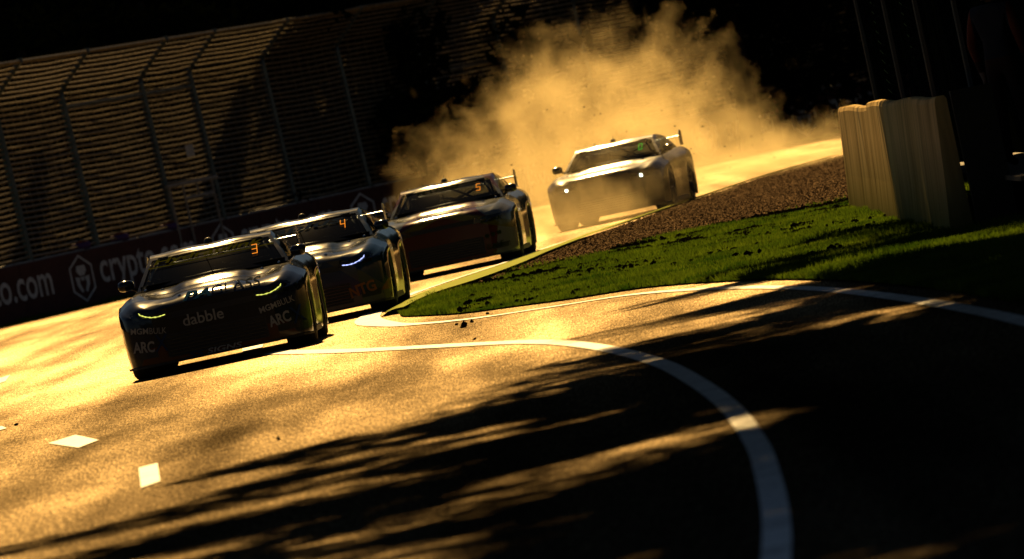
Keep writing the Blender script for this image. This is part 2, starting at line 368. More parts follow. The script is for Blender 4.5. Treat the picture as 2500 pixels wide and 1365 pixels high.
ico = bmesh.new(); bmesh.ops.create_icosphere(ico, subdivisions=1, radius=1)
IV = np.array([v.co[:] for v in ico.verts]); IF = np.array([[v.index for v in f_.verts] for f_ in ico.faces]); ico.free()
ICO = (IV, IF); OV = np.array([(1,0,0),(0,1,0),(-1,0,0),(0,-1,0),(0,0,1),(0,0,-1)], float); OF = np.array([(0,1,4),(1,2,4),(2,3,4),(3,0,4),(1,0,5),(2,1,5),(3,2,5),(0,3,5)])
def rocks(name, xs, ys, zs, r, mt, label, cat='soil', oct=False):
    n = len(xs); IV, IF = (OV, OF) if oct else (ICO[0], ICO[1]); V = np.repeat(IV[None], n, 0)*(1+rng.normal(0, .22, (n, len(IV), 1)))
    V = V*r[:, None, None]*np.stack([rng.uniform(.7,1.4,n), rng.uniform(.7,1.4,n), rng.uniform(.5,.9,n)], 1)[:, None, :]
    V += np.stack([xs, ys, zs], 1)[:, None, :]
    Fc = IF[None] + (np.arange(n)*len(IV))[:, None, None]
    o = mesh_np(name, V.reshape(-1, 3), Fc.reshape(-1, 3), mt); tag(o, label, cat, None, 'stuff'); return o
n = 90000; x = rng.uniform(-1, 8, n); y = rng.uniform(112, 190, n); k = in_poly(x, y, soil_poly); x, y = x[k], y[k]
rocks('gravel_bed', x, y, np.full(len(x), .025), rng.uniform(.005, .024, len(x)), M_rock, 'brown gravel and torn soil strip behind the grass island', 'gravel', True)
n = 5200; t = rng.random(n); x = rng.uniform(-.6, 4.6, n)
yb = np.interp(x, bnd[:, 0], bnd[:, 1]); y = yb - np.abs(rng.normal(0, 1, n))**1.4*8.5 + .6; k = in_poly(x, y, island) & (y > 70)
# clumped: keep where a coarse pattern is high
pat = np.sin(x*5.3+y*.31)*np.sin(y*.83-x*2.1)+rng.normal(0, .35, n); k &= pat > .15; x, y = x[k], y[k]
rocks('scattered_clods', x, y, np.full(len(x), .045), rng.uniform(.012, .042, len(x)), M_clod, 'dark clods of soil thrown over the island grass', 'soil')
for i, (x_, y_, r_, lb) in enumerate([(-.52,90.8,.032,'largest dark clod lying between the island line and the inner white line'), (-.60,92.6,.018,'small clod just behind and left of the largest dark clod'),
        (-.45,92.4,.017,'small clod just behind and right of the largest dark clod'), (-.42,83.9,.016,'small clod lying close beside the inner white line'), (-1.72,64.6,.014,'small dark clod on the sunny asphalt near the shadow tip'),
        (-4.68,89.3,.018,'small dark clod at the left end of the track behind the diamond mark'), (-.30,95.2,.015,'tiny clod resting by the tip line of the grass island')]):
    o = MB(); vv = IV*(1+rng.normal(0, .25, (len(IV), 1)))*r_*np.array([1.2, 1, .9]); o.add(vv, [tuple(f_) for f_ in IF])
    c_ = o.build('soil_clod', M_clod); c_.location = (x_, y_, r_*.7); tag(c_, lb, 'clod', 'soil clods thrown on the asphalt')

# ------------------------------------------------------------------ concrete wall with lettering
wt = empty('concrete_wall', (*wp(s_at(-9.75)), 0)); tag(wt, 'dark maroon concrete trackside wall with white lettering below the catch fence', 'wall')
WO = Vector(wt.location)
HW = 1.2
step = 4.0; nseg = int(seg[-1]//step)
for i in range(nseg):
    s0 = i*step+.012; s1 = (i+1)*step-.012
    A = [wp(s_, 0) for s_ in np.linspace(s0, s1, 5)]; B = [wp(s_, -.35) for s_ in np.linspace(s0, s1, 5)]
    b_ = MB(); v = []; prof = [(0,0),(0,HW-.03),(.03,HW),(.97,HW),(1,HW-.03),(1,0)]
    for k in range(5):
        for (u_, z_) in prof: v.append((A[k][0]*(1-u_)+B[k][0]*u_-WO.x, A[k][1]*(1-u_)+B[k][1]*u_-WO.y, z_-.03))
    f = [(k*6+j, k*6+j+1, (k+1)*6+j+1, (k+1)*6+j) for k in range(4) for j in range(5)] + [tuple(range(6)), tuple(range(24, 30))]
    b_.add(v, f); b_.build('wall_block', M_wall, wt)
    b2 = MB(); CP = [wp(s_, -.14) for s_ in np.linspace(s0, s1, 13)]
    b2.tube([(p[0]-WO.x, p[1]-WO.y, HW-.03+random.uniform(-.006,.012)) for p in CP], [.045*random.uniform(.8,1.2) for _ in CP], 8); b2.build('wall_coping', M_conc, wt, True)
_txt = {}
def text_mesh(body, bold=0, shear=0):
    key = (body, bold, shear)
    if key not in _txt:
        c_ = bpy.data.curves.new('t', 'FONT'); c_.body = body; c_.size = 1; c_.offset = bold; c_.shear = shear; c_.resolution_u = 3; c_.fill_mode = 'FRONT'
        o = bpy.data.objects.new('t', c_); COL.objects.link(o); dg = bpy.context.evaluated_depsgraph_get(); dg.update()
        me = bpy.data.meshes.new_from_object(o.evaluated_get(dg)); bpy.data.objects.remove(o)
        bm = bmesh.new(); bm.from_mesh(me); bmesh.ops.triangulate(bm, faces=bm.faces)
        v = np.array([x.co[:] for x in bm.verts]); f = [tuple(x.index for x in fc.verts) for fc in bm.faces]; bm.free(); bpy.data.meshes.remove(me)
        _txt[key] = (v, f)
    v, f = _txt[key]; return v.copy(), list(f)
def fit(v, w, h):
    lo = v.min(0); hi = v.max(0); v = (v-(lo+hi)/2)[:, :2]; return v*np.array([w/(hi-lo)[0], h/(hi-lo)[1]])
def subdiv(v, f, L):
    bm = bmesh.new(); vs = [bm.verts.new((p[0], p[1], 0)) for p in v]
    for t_ in f:
        try: bm.faces.new([vs[i] for i in t_])
        except ValueError: pass
    for _ in range(4):
        es = [e for e in bm.edges if e.calc_length() > L]
        if not es: break
        bmesh.ops.subdivide_edges(bm, edges=es, cuts=1); bmesh.ops.triangulate(bm, faces=[x for x in bm.faces if len(x.verts) > 3])
    bm.verts.ensure_lookup_table(); bm.verts.index_update()
    return np.array([x.co[:] for x in bm.verts])[:, :2], [tuple(x.index for x in fc.verts) for fc in bm.faces]
def wall_print(name, v, f, s0, z0):
    v, f = subdiv(v, f, .8); P3 = []
    for x_, z_ in v:
        X_, Y_ = wp(s0+x_, .012); P3.append((X_-WO.x, Y_-WO.y, z0+z_))
    o = MB(); o.add(P3, f); return o.build(name, M_letter, wt)
def hex_logo(w, h):
    pts = [(0,h/2),(w/2,h/4),(w/2,-h/4),(0,-h/2),(-w/2,-h/4),(-w/2,h/4)]; v = []; f = []
    for (x_, z_) in pts: v.append((x_, z_)); v.append((x_*.86, z_*.90))
    f = [(2*k, 2*((k+1) % 6), 2*((k+1) % 6)+1, 2*k+1) for k in range(6)]
    def poly(pp): k = len(v); v.extend(pp); f.append(tuple(range(k, k+len(pp))))
    poly([(-.17*w,.27*h),(.17*w,.27*h),(.22*w,.16*h),(.10*w,.06*h),(-.10*w,.06*h),(-.22*w,.16*h)])
    poly([(-.08*w,.035*h),(.08*w,.035*h),(.05*w,-.05*h),(-.05*w,-.05*h)])
    for sg in (-1, 1): poly([(sg*.09*w,.02*h),(sg*.30*w,.05*h),(sg*.27*w,-.14*h),(sg*.11*w,-.30*h),(sg*.04*w,-.26*h),(sg*.15*w,-.09*h)])
    return np.array(v), f
logoX = [-11.9, -8.88, -6.06, -3.02, -.1, 2.7, 5.45, 8.12]
for i, X_ in enumerate(logoX):
    s0 = s_at(X_); v, f = hex_logo(1.5, 1.02); wall_print('wall_emblem', v, f, s0, .60)
    s1 = s_at(logoX[i+1]) if i+1 < len(logoX) else s0+7.6
    v, f = text_mesh('crypto.com', .012); w_ = (s1-s0)-3.1; v = fit(v, w_, .78); wall_print('wall_lettering', v, f, s0+1.2+w_/2, .58)

# ------------------------------------------------------------------ catch fence
fence = empty('catch_fence', (*wp(s_at(-9.75), -.55), 0)); tag(fence, 'tall steel catch fence with bent tops and horizontal cables behind the wall', 'fence')
FO = Vector(fence.location)
posts = [(-13.8,195.2),(-11.2,200.6),(-9.78,205),(-8.53,209.3),(-6.98,214.2),(-5.98,217.2),(-4.45,222),(-2.8,226.5),(-1,230.8),(.9,235),(2.9,239.5),(5.0,244.5),(7.6,250),(10.5,255.6)]
LEAN = .028
def fpt(i, z, k=0):
    x0, y0 = posts[i]; j = min(max(i, 1), len(posts)-2); d = Vector((posts[j+1][0]-posts[j-1][0], posts[j+1][1]-posts[j-1][1], 0)).normalized()
    nrm = Vector((d.y, -d.x, 0)); zk = 4.62 - .012*i; top = 5.34-.012*i
    p = Vector((x0-LEAN*0-FO.x+.02, y0+.5-FO.y, 0)); p += Vector((-LEAN*(z-1.2), 0, 0))
    if z > zk: p += nrm*(z-zk)*1.12
    return Vector((p.x, p.y, z))
for i in range(len(posts)):
    zk = 4.62-.012*i; zt = 5.34-.012*i
    b_ = MB(); prev = None
    b_.tube([fpt(i, 0), fpt(i, zk-.12), fpt(i, zk+.12)], .085, 6); b_.tube([fpt(i, zk), fpt(i, zt)], .06, 6); b_.build('fence_post', M_steel, fence)
    c_ = MB(); c_.tube([fpt(i, zt)+Vector((0,0,-.04)), fpt(i, zt)+Vector((0,0,.07))], .065, 8); c_.build('post_clamp', M_steel, fence)
for i in range(len(posts)-1):
    zk = 4.62-.012*i
    r_ = MB(); r_.tube([fpt(i, 5.34-.012*i), fpt(i+1, 5.34-.012*(i+1))], .045, 6); r_.build('top_rail', M_wire, fence)
    if i in (3, 4, 1): r_ = MB(); r_.tube([fpt(i, zk-.35), fpt(i+1, zk-.36)], .04, 6); r_.build('mid_rail', M_steel, fence)
    if i >= 8:
        for zz in (1.92, 2.45, 2.85, 3.5):
            r_ = MB(); r_.tube([fpt(i, zz), fpt(i+1, zz)], .04, 6); r_.build('lower_rail', M_wire, fence)
    c_ = MB(); z = 1.28
    while z < 5.30:
        pts = []
        for k in range(7):
            t = k/6; p = fpt(i, z)*(1-t)+fpt(i+1, z)*t; pts.append(p+Vector((0, 0, random.uniform(-.008, .008)-.02*math.sin(t*math.pi))))
        c_.tube(pts, .027, 5, cap=False); z += .116 if z < 4.6 else .092
    for k in range(1, 9):
        t = k/9; c_.tube([fpt(i, z_)*(1-t)+fpt(i+1, z_)*t for z_ in (1.25, 4.6, 5.3)], .006, 4, cap=False)
    c_.build('cable_panel', M_wire, fence)
gate = empty('access_gate', (-6.45, 215.8, 0)); tag(gate, 'small steel frame opening set low in the catch fence bay', 'gate')
def gb(x0, z0, x1, z1, r_, nm='frame_bar'):
    b_ = MB(); b_.tube([(x0+6.45, (x0+6.45)*2.6-.35, z0), (x1+6.45, (x1+6.45)*2.6-.35, z1)], r_, 6); b_.build(nm, M_conc, gate)
gb(-6.95, 2.13, -5.9, 2.13, .045); gb(-6.62, 2.1, -6.60, 0, .03); gb(-6.34, 2.1, -6.32, 1.8, .03); gb(-6.02, 2.1, -6.0, 0, .03); gb(-6.62, 1.8, -6.02, 1.8, .035); gb(-6.90, 2.1, -6.88, 0, .035)
sg = empty('notice_sign', (-6.33, 216.3, 2.68)); tag(sg, 'small white rectangular notice fixed high on the catch fence', 'sign')
b_ = MB(); b_.box((-.085, -.35, 0), (.085, -.335, .27)); b_.build('sign_board', M_letter, sg)
b_ = MB(); b_.box((-.11, -.33, .12), (.11, -.02, .15)); b_.build('bracket', M_steel, sg)
M_clothp = mat('purple_cloth', (.09,.04,.16), .8); M_clotho = mat('orange_cloth', (.30,.07,.01), .8)
for x_, y_, z_, lb in ((-8.62,207.9,1.14,'orange topped purple stand-in bundle on the wall, leftmost of the bundles'), (-6.9,216.6,1.12,'purple and orange stand-in bundle on the wall at the foot of the steel gate frame'), (-7.88,211.9,1.12,'purple and orange stand-in bundle on the wall midway between the other bundles')):
    e = empty('bundle_stand_in', (x_, y_-.95, z_+.04)); tag(e, lb, 'bundle', 'stand-in bundles on the wall')  # bag-shaped stand-ins for unidentified orange and purple blobs
    x2, y2 = wp(s_at(x_), -.18); e.location = (x2, y2, 1.176)
    b_ = MB(); b_.tube([(-.2,0,.085),(-.17,0,.09),(.17,0,.09),(.2,0,.085)], [.05,.085,.085,.05], 10); b_.build('bundle_body', M_clothp, e, True)
    b_ = MB(); b_.box((-.12,-.04,.165),(.12,.04,.20)); b_.build('top_flap', M_clotho, e)
    b_ = MB(); b_.tube([(-.08,-.05,.16),(-.05,-.07,.22),(.05,-.07,.22),(.08,-.05,.16)], .008, 6); b_.build('handle', M_black, e)

# ------------------------------------------------------------------ trees
# gaps between the boughs, given by the sunlit patches of ground under them: x, y, half width, half length, openness
GAPS = [(.25,46.8,.75,2.0,.93),(-.55,45.2,.6,1.3,.9),(.85,49.0,.5,1.4,.9),(-.25,42.2,.55,.8,.6),(-1.0,60,.35,3.5,.6),(1.85,59.0,.45,1.6,.5),(2.55,62.5,.4,1.2,.8),(.97,51.6,.16,.9,.8),(.88,43.6,.14,.6,.85),(.78,38.0,.16,.5,.8),
        (1.3,36.3,.45,2.2,.35),(.2,40.4,.6,.45,.4),(.2,63,.5,1.6,.6),(.9,76,.5,2.2,.5),(1.4,70,.4,1.5,.5)]
def crown_cards(centers, radii, n, size, squash=.75, gaps=()):
    c_ = np.array(centers); r_ = np.array(radii); w_ = r_**2; idx = rng.choice(len(c_), n, p=w_/w_.sum())
    d = rng.normal(size=(n, 3)); d /= np.linalg.norm(d, axis=1)[:, None]; rad = r_[idx]*rng.random(n)**.45
    p = c_[idx] + d*rad[:, None]*np.array([1, 1, squash])
    if gaps:
        kk = p[:, 2]/math.tan(R(SUN_EL)); gx = p[:, 0]-math.sin(R(SUN_AZ))*kk; gy = p[:, 1]-math.cos(R(SUN_AZ))*kk; keep = np.ones(n, bool)
        for cx, cy_, rx, ry, op in gaps:
            wob = 1+.35*np.sin(gx*7+cy_)+.25*np.sin(gy*4.1+cx); keep &= ~((((gx-cx)/rx)**2+((gy-cy_)/ry)**2 < wob) & (rng.random(n) < op))
        p = p[keep]; n = len(p)
    a_ = rng.normal(size=(n, 3)); a_ /= np.linalg.norm(a_, axis=1)[:, None]; b_ = np.cross(a_, rng.normal(size=(n, 3))); b_ /= np.linalg.norm(b_, axis=1)[:, None]
    s_ = rng.uniform(.6, 1.4, n)[:, None]*size
    v = np.empty((n*4, 3)); v[0::4] = p-a_*s_; v[1::4] = p+b_*s_*.45; v[2::4] = p+a_*s_; v[3::4] = p-b_*s_*.45
    return v, np.arange(n*4).reshape(-1, 4)
def tree(name, x, y, h, r, ncl, n, size, label, group, lf, base_z=2.0, trunk_r=.25, lean=(0, 0), seed=0, sub=5, clr=.30, off=(0, 0), gaps=()):
    rd = random.Random(seed); e = empty(name, (x, y, 0)); tag(e, label, 'tree', group)
    b_ = MB(); topz = h*.8; tp = [(lean[0]*t*h*.5+.1*math.sin(t*5+seed), lean[1]*t*h*.5, t*topz) for t in [k/6 for k in range(7)]]
    b_.tube(tp, [trunk_r*(1-.75*k/6) for k in range(7)], 9); cs = []; rs = []
    limbs = MB()
    for k in range(ncl):
        t = rd.uniform(.30, 1); p0 = Vector(tp[min(6, max(1, int(t*6)))]); ang = rd.uniform(0, 2*math.pi)
        rr = r*rd.uniform(.45, 1)*math.sqrt(max(.1, 1-(2*t-1.15)**2*.7)); z1 = base_z+(h-base_z)*rd.uniform(max(0, t-.45), t)
        p1 = Vector((p0.x+math.cos(ang)*rr+off[0], p0.y+math.sin(ang)*rr+off[1], max(base_z+.2, z1)))
        mid = p0.lerp(p1, .5)+Vector((rd.uniform(-.3,.3), rd.uniform(-.3,.3), .3)); limbs.tube([p0, mid, p1], [trunk_r*.3, trunk_r*.18, .02], 5)
        for _ in range(sub):
            u_ = rd.uniform(.45, 1.05); c0 = p0.lerp(p1, u_)+Vector((rd.gauss(0,.5), rd.gauss(0,.5), rd.gauss(0,.3)))*r*.16
            if c0.z-r*clr*.7 < base_z: c0.z = base_z+r*clr*.7
            cs.append(tuple(c0)); rs.append(r*clr*rd.uniform(.5, 1.1))
    b_.build('trunk', M_bark, e, True); limbs.build('limbs', M_bark, e, True)
    v, f = crown_cards(cs, rs, n, size, .75, [(g[0]-x, g[1]-y, *g[2:]) for g in gaps]); o = mesh_np('crown', v, f, lf, e); return e
G1 = 'trees shading the track from the right'
near = [(6.2,45,8.5,3.7,30,70000,.165,3.2,-4.5),(6.6,53,8.8,3.6,28,66000,.165,3.4,-4.8),(6.3,61,9,3.6,28,66000,.17,3.6,-4.1),(6.7,69,9.5,3.5,26,56000,.17,3.8,-4.2),(6.4,77,9.5,3.4,22,36000,.15,4.0,-3.6),(6.6,85,9.5,3.2,20,24000,.15,4.1,-3.4),(6.8,94,9.5,3.0,18,20000,.15,4.0,-2.5),(8.0,104,10,3.4,18,18000,.16,3.8,-2.2),(9.0,100,11,3.0,16,14000,.2,1.2,0),(9.8,114,11,3.0,16,14000,.2,1.0,0),(10.6,128,11,3.2,16,14000,.2,1.0,0),(8.6,90,10,2.6,14,14000,.2,2.0,0),(6.4,52,8,2.9,24,50000,.13,3.5,-7.0),(6.6,59,8.4,2.8,24,44000,.13,3.9,-7.3),(6.5,67,8.6,2.3,18,26000,.14,4.2,-6.3),(7.5,99,10,3.0,20,26000,.16,3.4,-2.2),(8.2,111,10,2.8,20,24000,.16,3.4,-1.6),(8.4,124,10,2.8,16,16000,.18,2.4,-1.0),(9.4,50,10,3.6,20,32000,.17,3.2,-4.0),(9.6,64,10,3.6,20,22000,.17,3.4,-3.0),(9.6,79,10,3.6,20,22000,.17,3.4,-2.8)]
nlab = ['nearest tree to the camera on the right of the bend', 'second nearest tree, its crown over the white lines', 'third nearest tree, its low crown over the bend', 'tree right of the bend between the near trees and the barrier', 'tree just before the near end of the pale barrier', 'tree beside the near end of the pale barrier', 'leafy tree beside the middle of the pale barrier', 'tree behind the debris net posts',
        'low crowned tree behind the fire extinguisher', 'low crowned tree behind the middle of the debris net', 'low crowned tree beyond the far end of the debris net', 'low crowned tree directly behind the person on the platform', 'tree with long limbs reaching left over the nearest part of the track', 'tree with long limbs over the inner white line', 'tree with long limbs over the bright band of the track', 'full crowned tree behind the first debris net post', 'full crowned tree behind the far debris net post', 'tree just beyond the last post of the debris net', 'tree in the second row, nearest to the camera', 'tree in the middle of the second row behind the bend', 'tree in the second row level with the near barrier end']
for k, (x_, y_, h_, r_, nc, n_, sz, bz, ox) in enumerate(near):
    tree('shade_tree', x_, y_, h_, r_, nc, n_, sz, nlab[k], G1, M_leaf, bz, .24, (0, 0), seed=20+k, off=(ox, 0), clr=.36, gaps=GAPS)
# the leafy sprig of the barrier tree that hangs into view
G2 = 'trees beyond the catch fence'
bgt = [(-12.6,213,7.2,2.7),(-9.6,218.5,7.2,2.5),(-6.9,224,8.0,2.3),(-15.5,214,9,4),(-11.5,222,8,4),(-7.5,229,8.6,4.2),(-3.2,229,10.5,4.0),(-.2,234,11,4.2),(3.6,248,11,4.4),(6.6,246,11.5,4.6),(10.5,254,12,5),(15,262,12,5),(-19,224,10,5),(-14,236,13,6),(-7,244,14,6.5),(1,250,14,6.5),(9,262,14,6.5),(17,276,14,6.5)]
bl = ['low bushy tree close behind the far left bays of the catch fence', 'low bushy tree close behind the second fence bay', 'low bushy tree close behind the gate in the catch fence', 'dark bushy tree beyond the left end of the catch fence', 'dark tree behind the first full fence bay on the left', 'dark tree behind the gate bay of the catch fence', 'dark tree just right of the gate bay, close behind the fence',
      'dark tree close behind the fence above the third race car', 'dark tree close behind the fence above the dust cloud', 'dark tree close behind the fence right of the dust cloud', 'dark tree behind the fence above the pale barrier', 'dark tree behind the far right end of the fence'] + ['large dark tree in the back row at the far left below the hillside', 'large dark back row tree left of the fence gate bay', 'large dark back row tree behind the second and third cars', 'large dark back row tree behind the dust cloud', 'large dark back row tree behind the pale barrier', 'large dark back row tree at the far right below the hillside']
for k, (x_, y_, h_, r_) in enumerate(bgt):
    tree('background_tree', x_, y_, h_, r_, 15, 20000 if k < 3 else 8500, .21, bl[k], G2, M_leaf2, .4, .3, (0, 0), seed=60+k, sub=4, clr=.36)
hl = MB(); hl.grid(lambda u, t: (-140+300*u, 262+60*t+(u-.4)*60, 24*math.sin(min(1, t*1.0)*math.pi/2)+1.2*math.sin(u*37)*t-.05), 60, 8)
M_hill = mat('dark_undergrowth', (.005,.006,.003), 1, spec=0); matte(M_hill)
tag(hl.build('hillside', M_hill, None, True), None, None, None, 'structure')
added_bank = MB(); added_bank.grid(lambda u, t: ((1+.5*t)*(120*math.cos(R(200+140*u))), 30+(1+.5*t)*(110*math.sin(R(200+140*u))), 22*math.sin(t*math.pi/2)+1.5*math.sin(u*41)*t-.05), 60, 8)  # unseen bank behind the camera, added to darken the car fronts
tag(added_bank.build('hillside', M_hill, None, True), None, None, None, 'structure')

# ------------------------------------------------------------------ barrier, netting, platform, person
M_bar = mat('weathered_cover', (.62,.58,.50), .7); q = N(M_bar); co = q.coord()
st = q.noise(q.mapping(co, (1, .42, .10)), 2.2, 4, .75); fine = q.noise(q.mapping(co, (1, 1.6, .15)), 2, 3, .6)
foot_ramp = q.ramp(q.math('ADD', q.new('ShaderNodeSeparateXYZ').outputs[2], 0), [(.0, g3(1)), (.5, g3(0))])
sx = q.new('ShaderNodeSeparateXYZ'); q.l.new(co, sx.inputs[0])
al = q.math('SUBTRACT', 1.0, q.math('MULTIPLY_ADD', sx.outputs[2], 1.05, q.math('MULTIPLY', st, .25)), clamp=True)
bc = q.mix(q.ramp(st, [(.42, g3(0)), (.62, g3(1))]), (.85,.62,.30), (.50,.34,.15)); bc = q.mix(q.math('MULTIPLY', q.ramp(fine, [(.55, g3(0)), (.7, g3(1))]), .5), bc, (.10,.07,.035))
bc = q.mix(al, bc, (.045,.085,.006)); q.base(bc); q.bump(st, .35, .02)  # cover turns dark green towards its foot
sheen(M_bar, (.03,.025,.015), .6)
bar = empty('pale_barrier', (4.3, 98, 0)); tag(bar, 'pale streaked trackside barrier standing on the grass island', 'barrier')
ys = [116, 112.9, 103.5, 85.2]; hs = [1.02, 1.19, 1.18, 1.21]
for k in range(3):
    y1, y0 = ys[k]-.008, ys[k+1]+.008; h_ = hs[k+1]; b_ = MB(); ny = 14; v = []; nz_ = 5
    def fx(y_): return 4.10-.0065*(116-y_)+ (0.18*max(0, (y_-113.5)/2.5)**1.3)
    for i in range(ny+1):
        y_ = y1+(y0-y1)*i/ny; hh = h_ + .012*math.sin(y_*.7) - (.12*max(0, (y_-114.6)/1.4) if k == 0 else 0)
        w_ = .004*math.sin(y_*.6+k)
        for (dx, z_) in [(-.10+w_*.2, 0), (-.06+w_, .4), (.0+w_, hh-.05), (.015, hh-.012), (.035, hh), (.09, hh), (.11, hh-.03), (.11, 0)]: v.append((fx(y_)+dx-4.3, y_-98, z_))
    m_ = 8; f = [(i*m_+j, i*m_+j+1, (i+1)*m_+j+1, (i+1)*m_+j) for i in range(ny) for j in range(m_-1)] + [tuple(range(m_)), tuple(range(ny*m_, (ny+1)*m_))]
    b_.add(v, f); b_.build('barrier_block', M_bar, bar)
b_ = MB()
for k in range(26): b_.box((-.15+random.uniform(0,.1), -13+k*1.1+random.uniform(0,.5), 1.20), (-.02, -12.4+k*1.1, 1.205+random.uniform(.01,.035)))
b_ = MB(); b_.box((-.26,-13.02,0),(.10,-12.84,1.23)); b_.build('dark_end_cap', M_black, bar)  # black cap added for the unlit end face
# debris net behind the barrier
net = empty('debris_net', (4.75, 98, 0)); tag(net, 'dark sagging debris net on posts behind the pale barrier', 'net')
M_net = mat('net_cord', (.005,.011,.010), .9, spec=0)
for k, y_ in enumerate((118, 110.5, 103, 95)):
    b_ = MB(); b_.tube([(0, y_-98, 0), (0, y_-98, 3.6)], .05, 8); b_.build('net_post', M_black, net)
for k, (ya, yb_) in enumerate(((118,110.5),(110.5,103),(103,95))):
    b_ = MB()
    for j in range(22):
        z_ = 1.15+j*.115
        b_.tube([(.02+.03*math.sin(t*9), ya+(yb_-ya)*t-98, z_-.09*math.sin(t*math.pi*2 % math.pi)) for t in [i/12 for i in range(13)]], .008, 4, cap=False)
    for i in range(1, 24):
        t = i/24; b_.tube([(.03*math.sin(j+i), ya+(yb_-ya)*t-98, 1.1+2.4*j/5) for j in range(6)], .005, 4, cap=False)
    b_.build('net_panel', M_net, net)
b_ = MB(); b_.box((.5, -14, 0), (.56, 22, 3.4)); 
backing = b_.build('dark_backing', mat('dark_backing_sheet', (.003,.005,.005), .9, spec=0), net)  # black sheet added behind the net to make the gap dark
plat = empty('marshal_platform', (5.4, 92, 0)); tag(plat, 'low dark timber platform behind the barrier at the right edge', 'platform')
M_wood = mat('dark_timber', (.10,.075,.05), .8); q = N(M_wood); q.base(q.ramp(q.noise(q.mapping(q.coord(), (1, 8, 1)), 3, 4, .7), [(.3, (.05,.035,.02)), (.7, (.16,.12,.08))]))
for j in range(8):
    b_ = MB(); b_.box((-1.05, -9.6+j*2.4, .38), (1.2, -7.26+j*2.4, .42)); b_.build('deck_board', M_wood, plat)
for sx_ in (-.95, 1.05):
    for sy_ in (-9.3, 0, 9.3): b_ = MB(); b_.box((sx_, sy_-.05, 0), (sx_+.1, sy_+.05, .379)); b_.build('leg', M_wood, plat)
fe = empty('fire_extinguisher', (5.33, 99.6, .42)); tag(fe, 'red fire extinguisher standing on the dark platform', 'extinguisher')
b_ = MB(); b_.lathe([(0,.0),(0,.055),(.02,.06),(.26,.06),(.31,.035),(.33,.02),(.34,0)], (0,0,0), 'z', 18); b_.build('cylinder_body', mat('red_enamel', (.45,.01,.01), .3, coat=.5), fe, True)
b_ = MB(); b_.box((-.02,-.05,.34),(.02,.03,.37)); b_.box((-.012,-.09,.38),(.012,.03,.395)); b_.build('valve_handle', M_black, fe)
b_ = MB(); b_.tube([(.02,0,.35),(.07,0,.33),(.085,0,.22),(.08,0,.08)], .01, 6); b_.build('hose', M_black, fe)

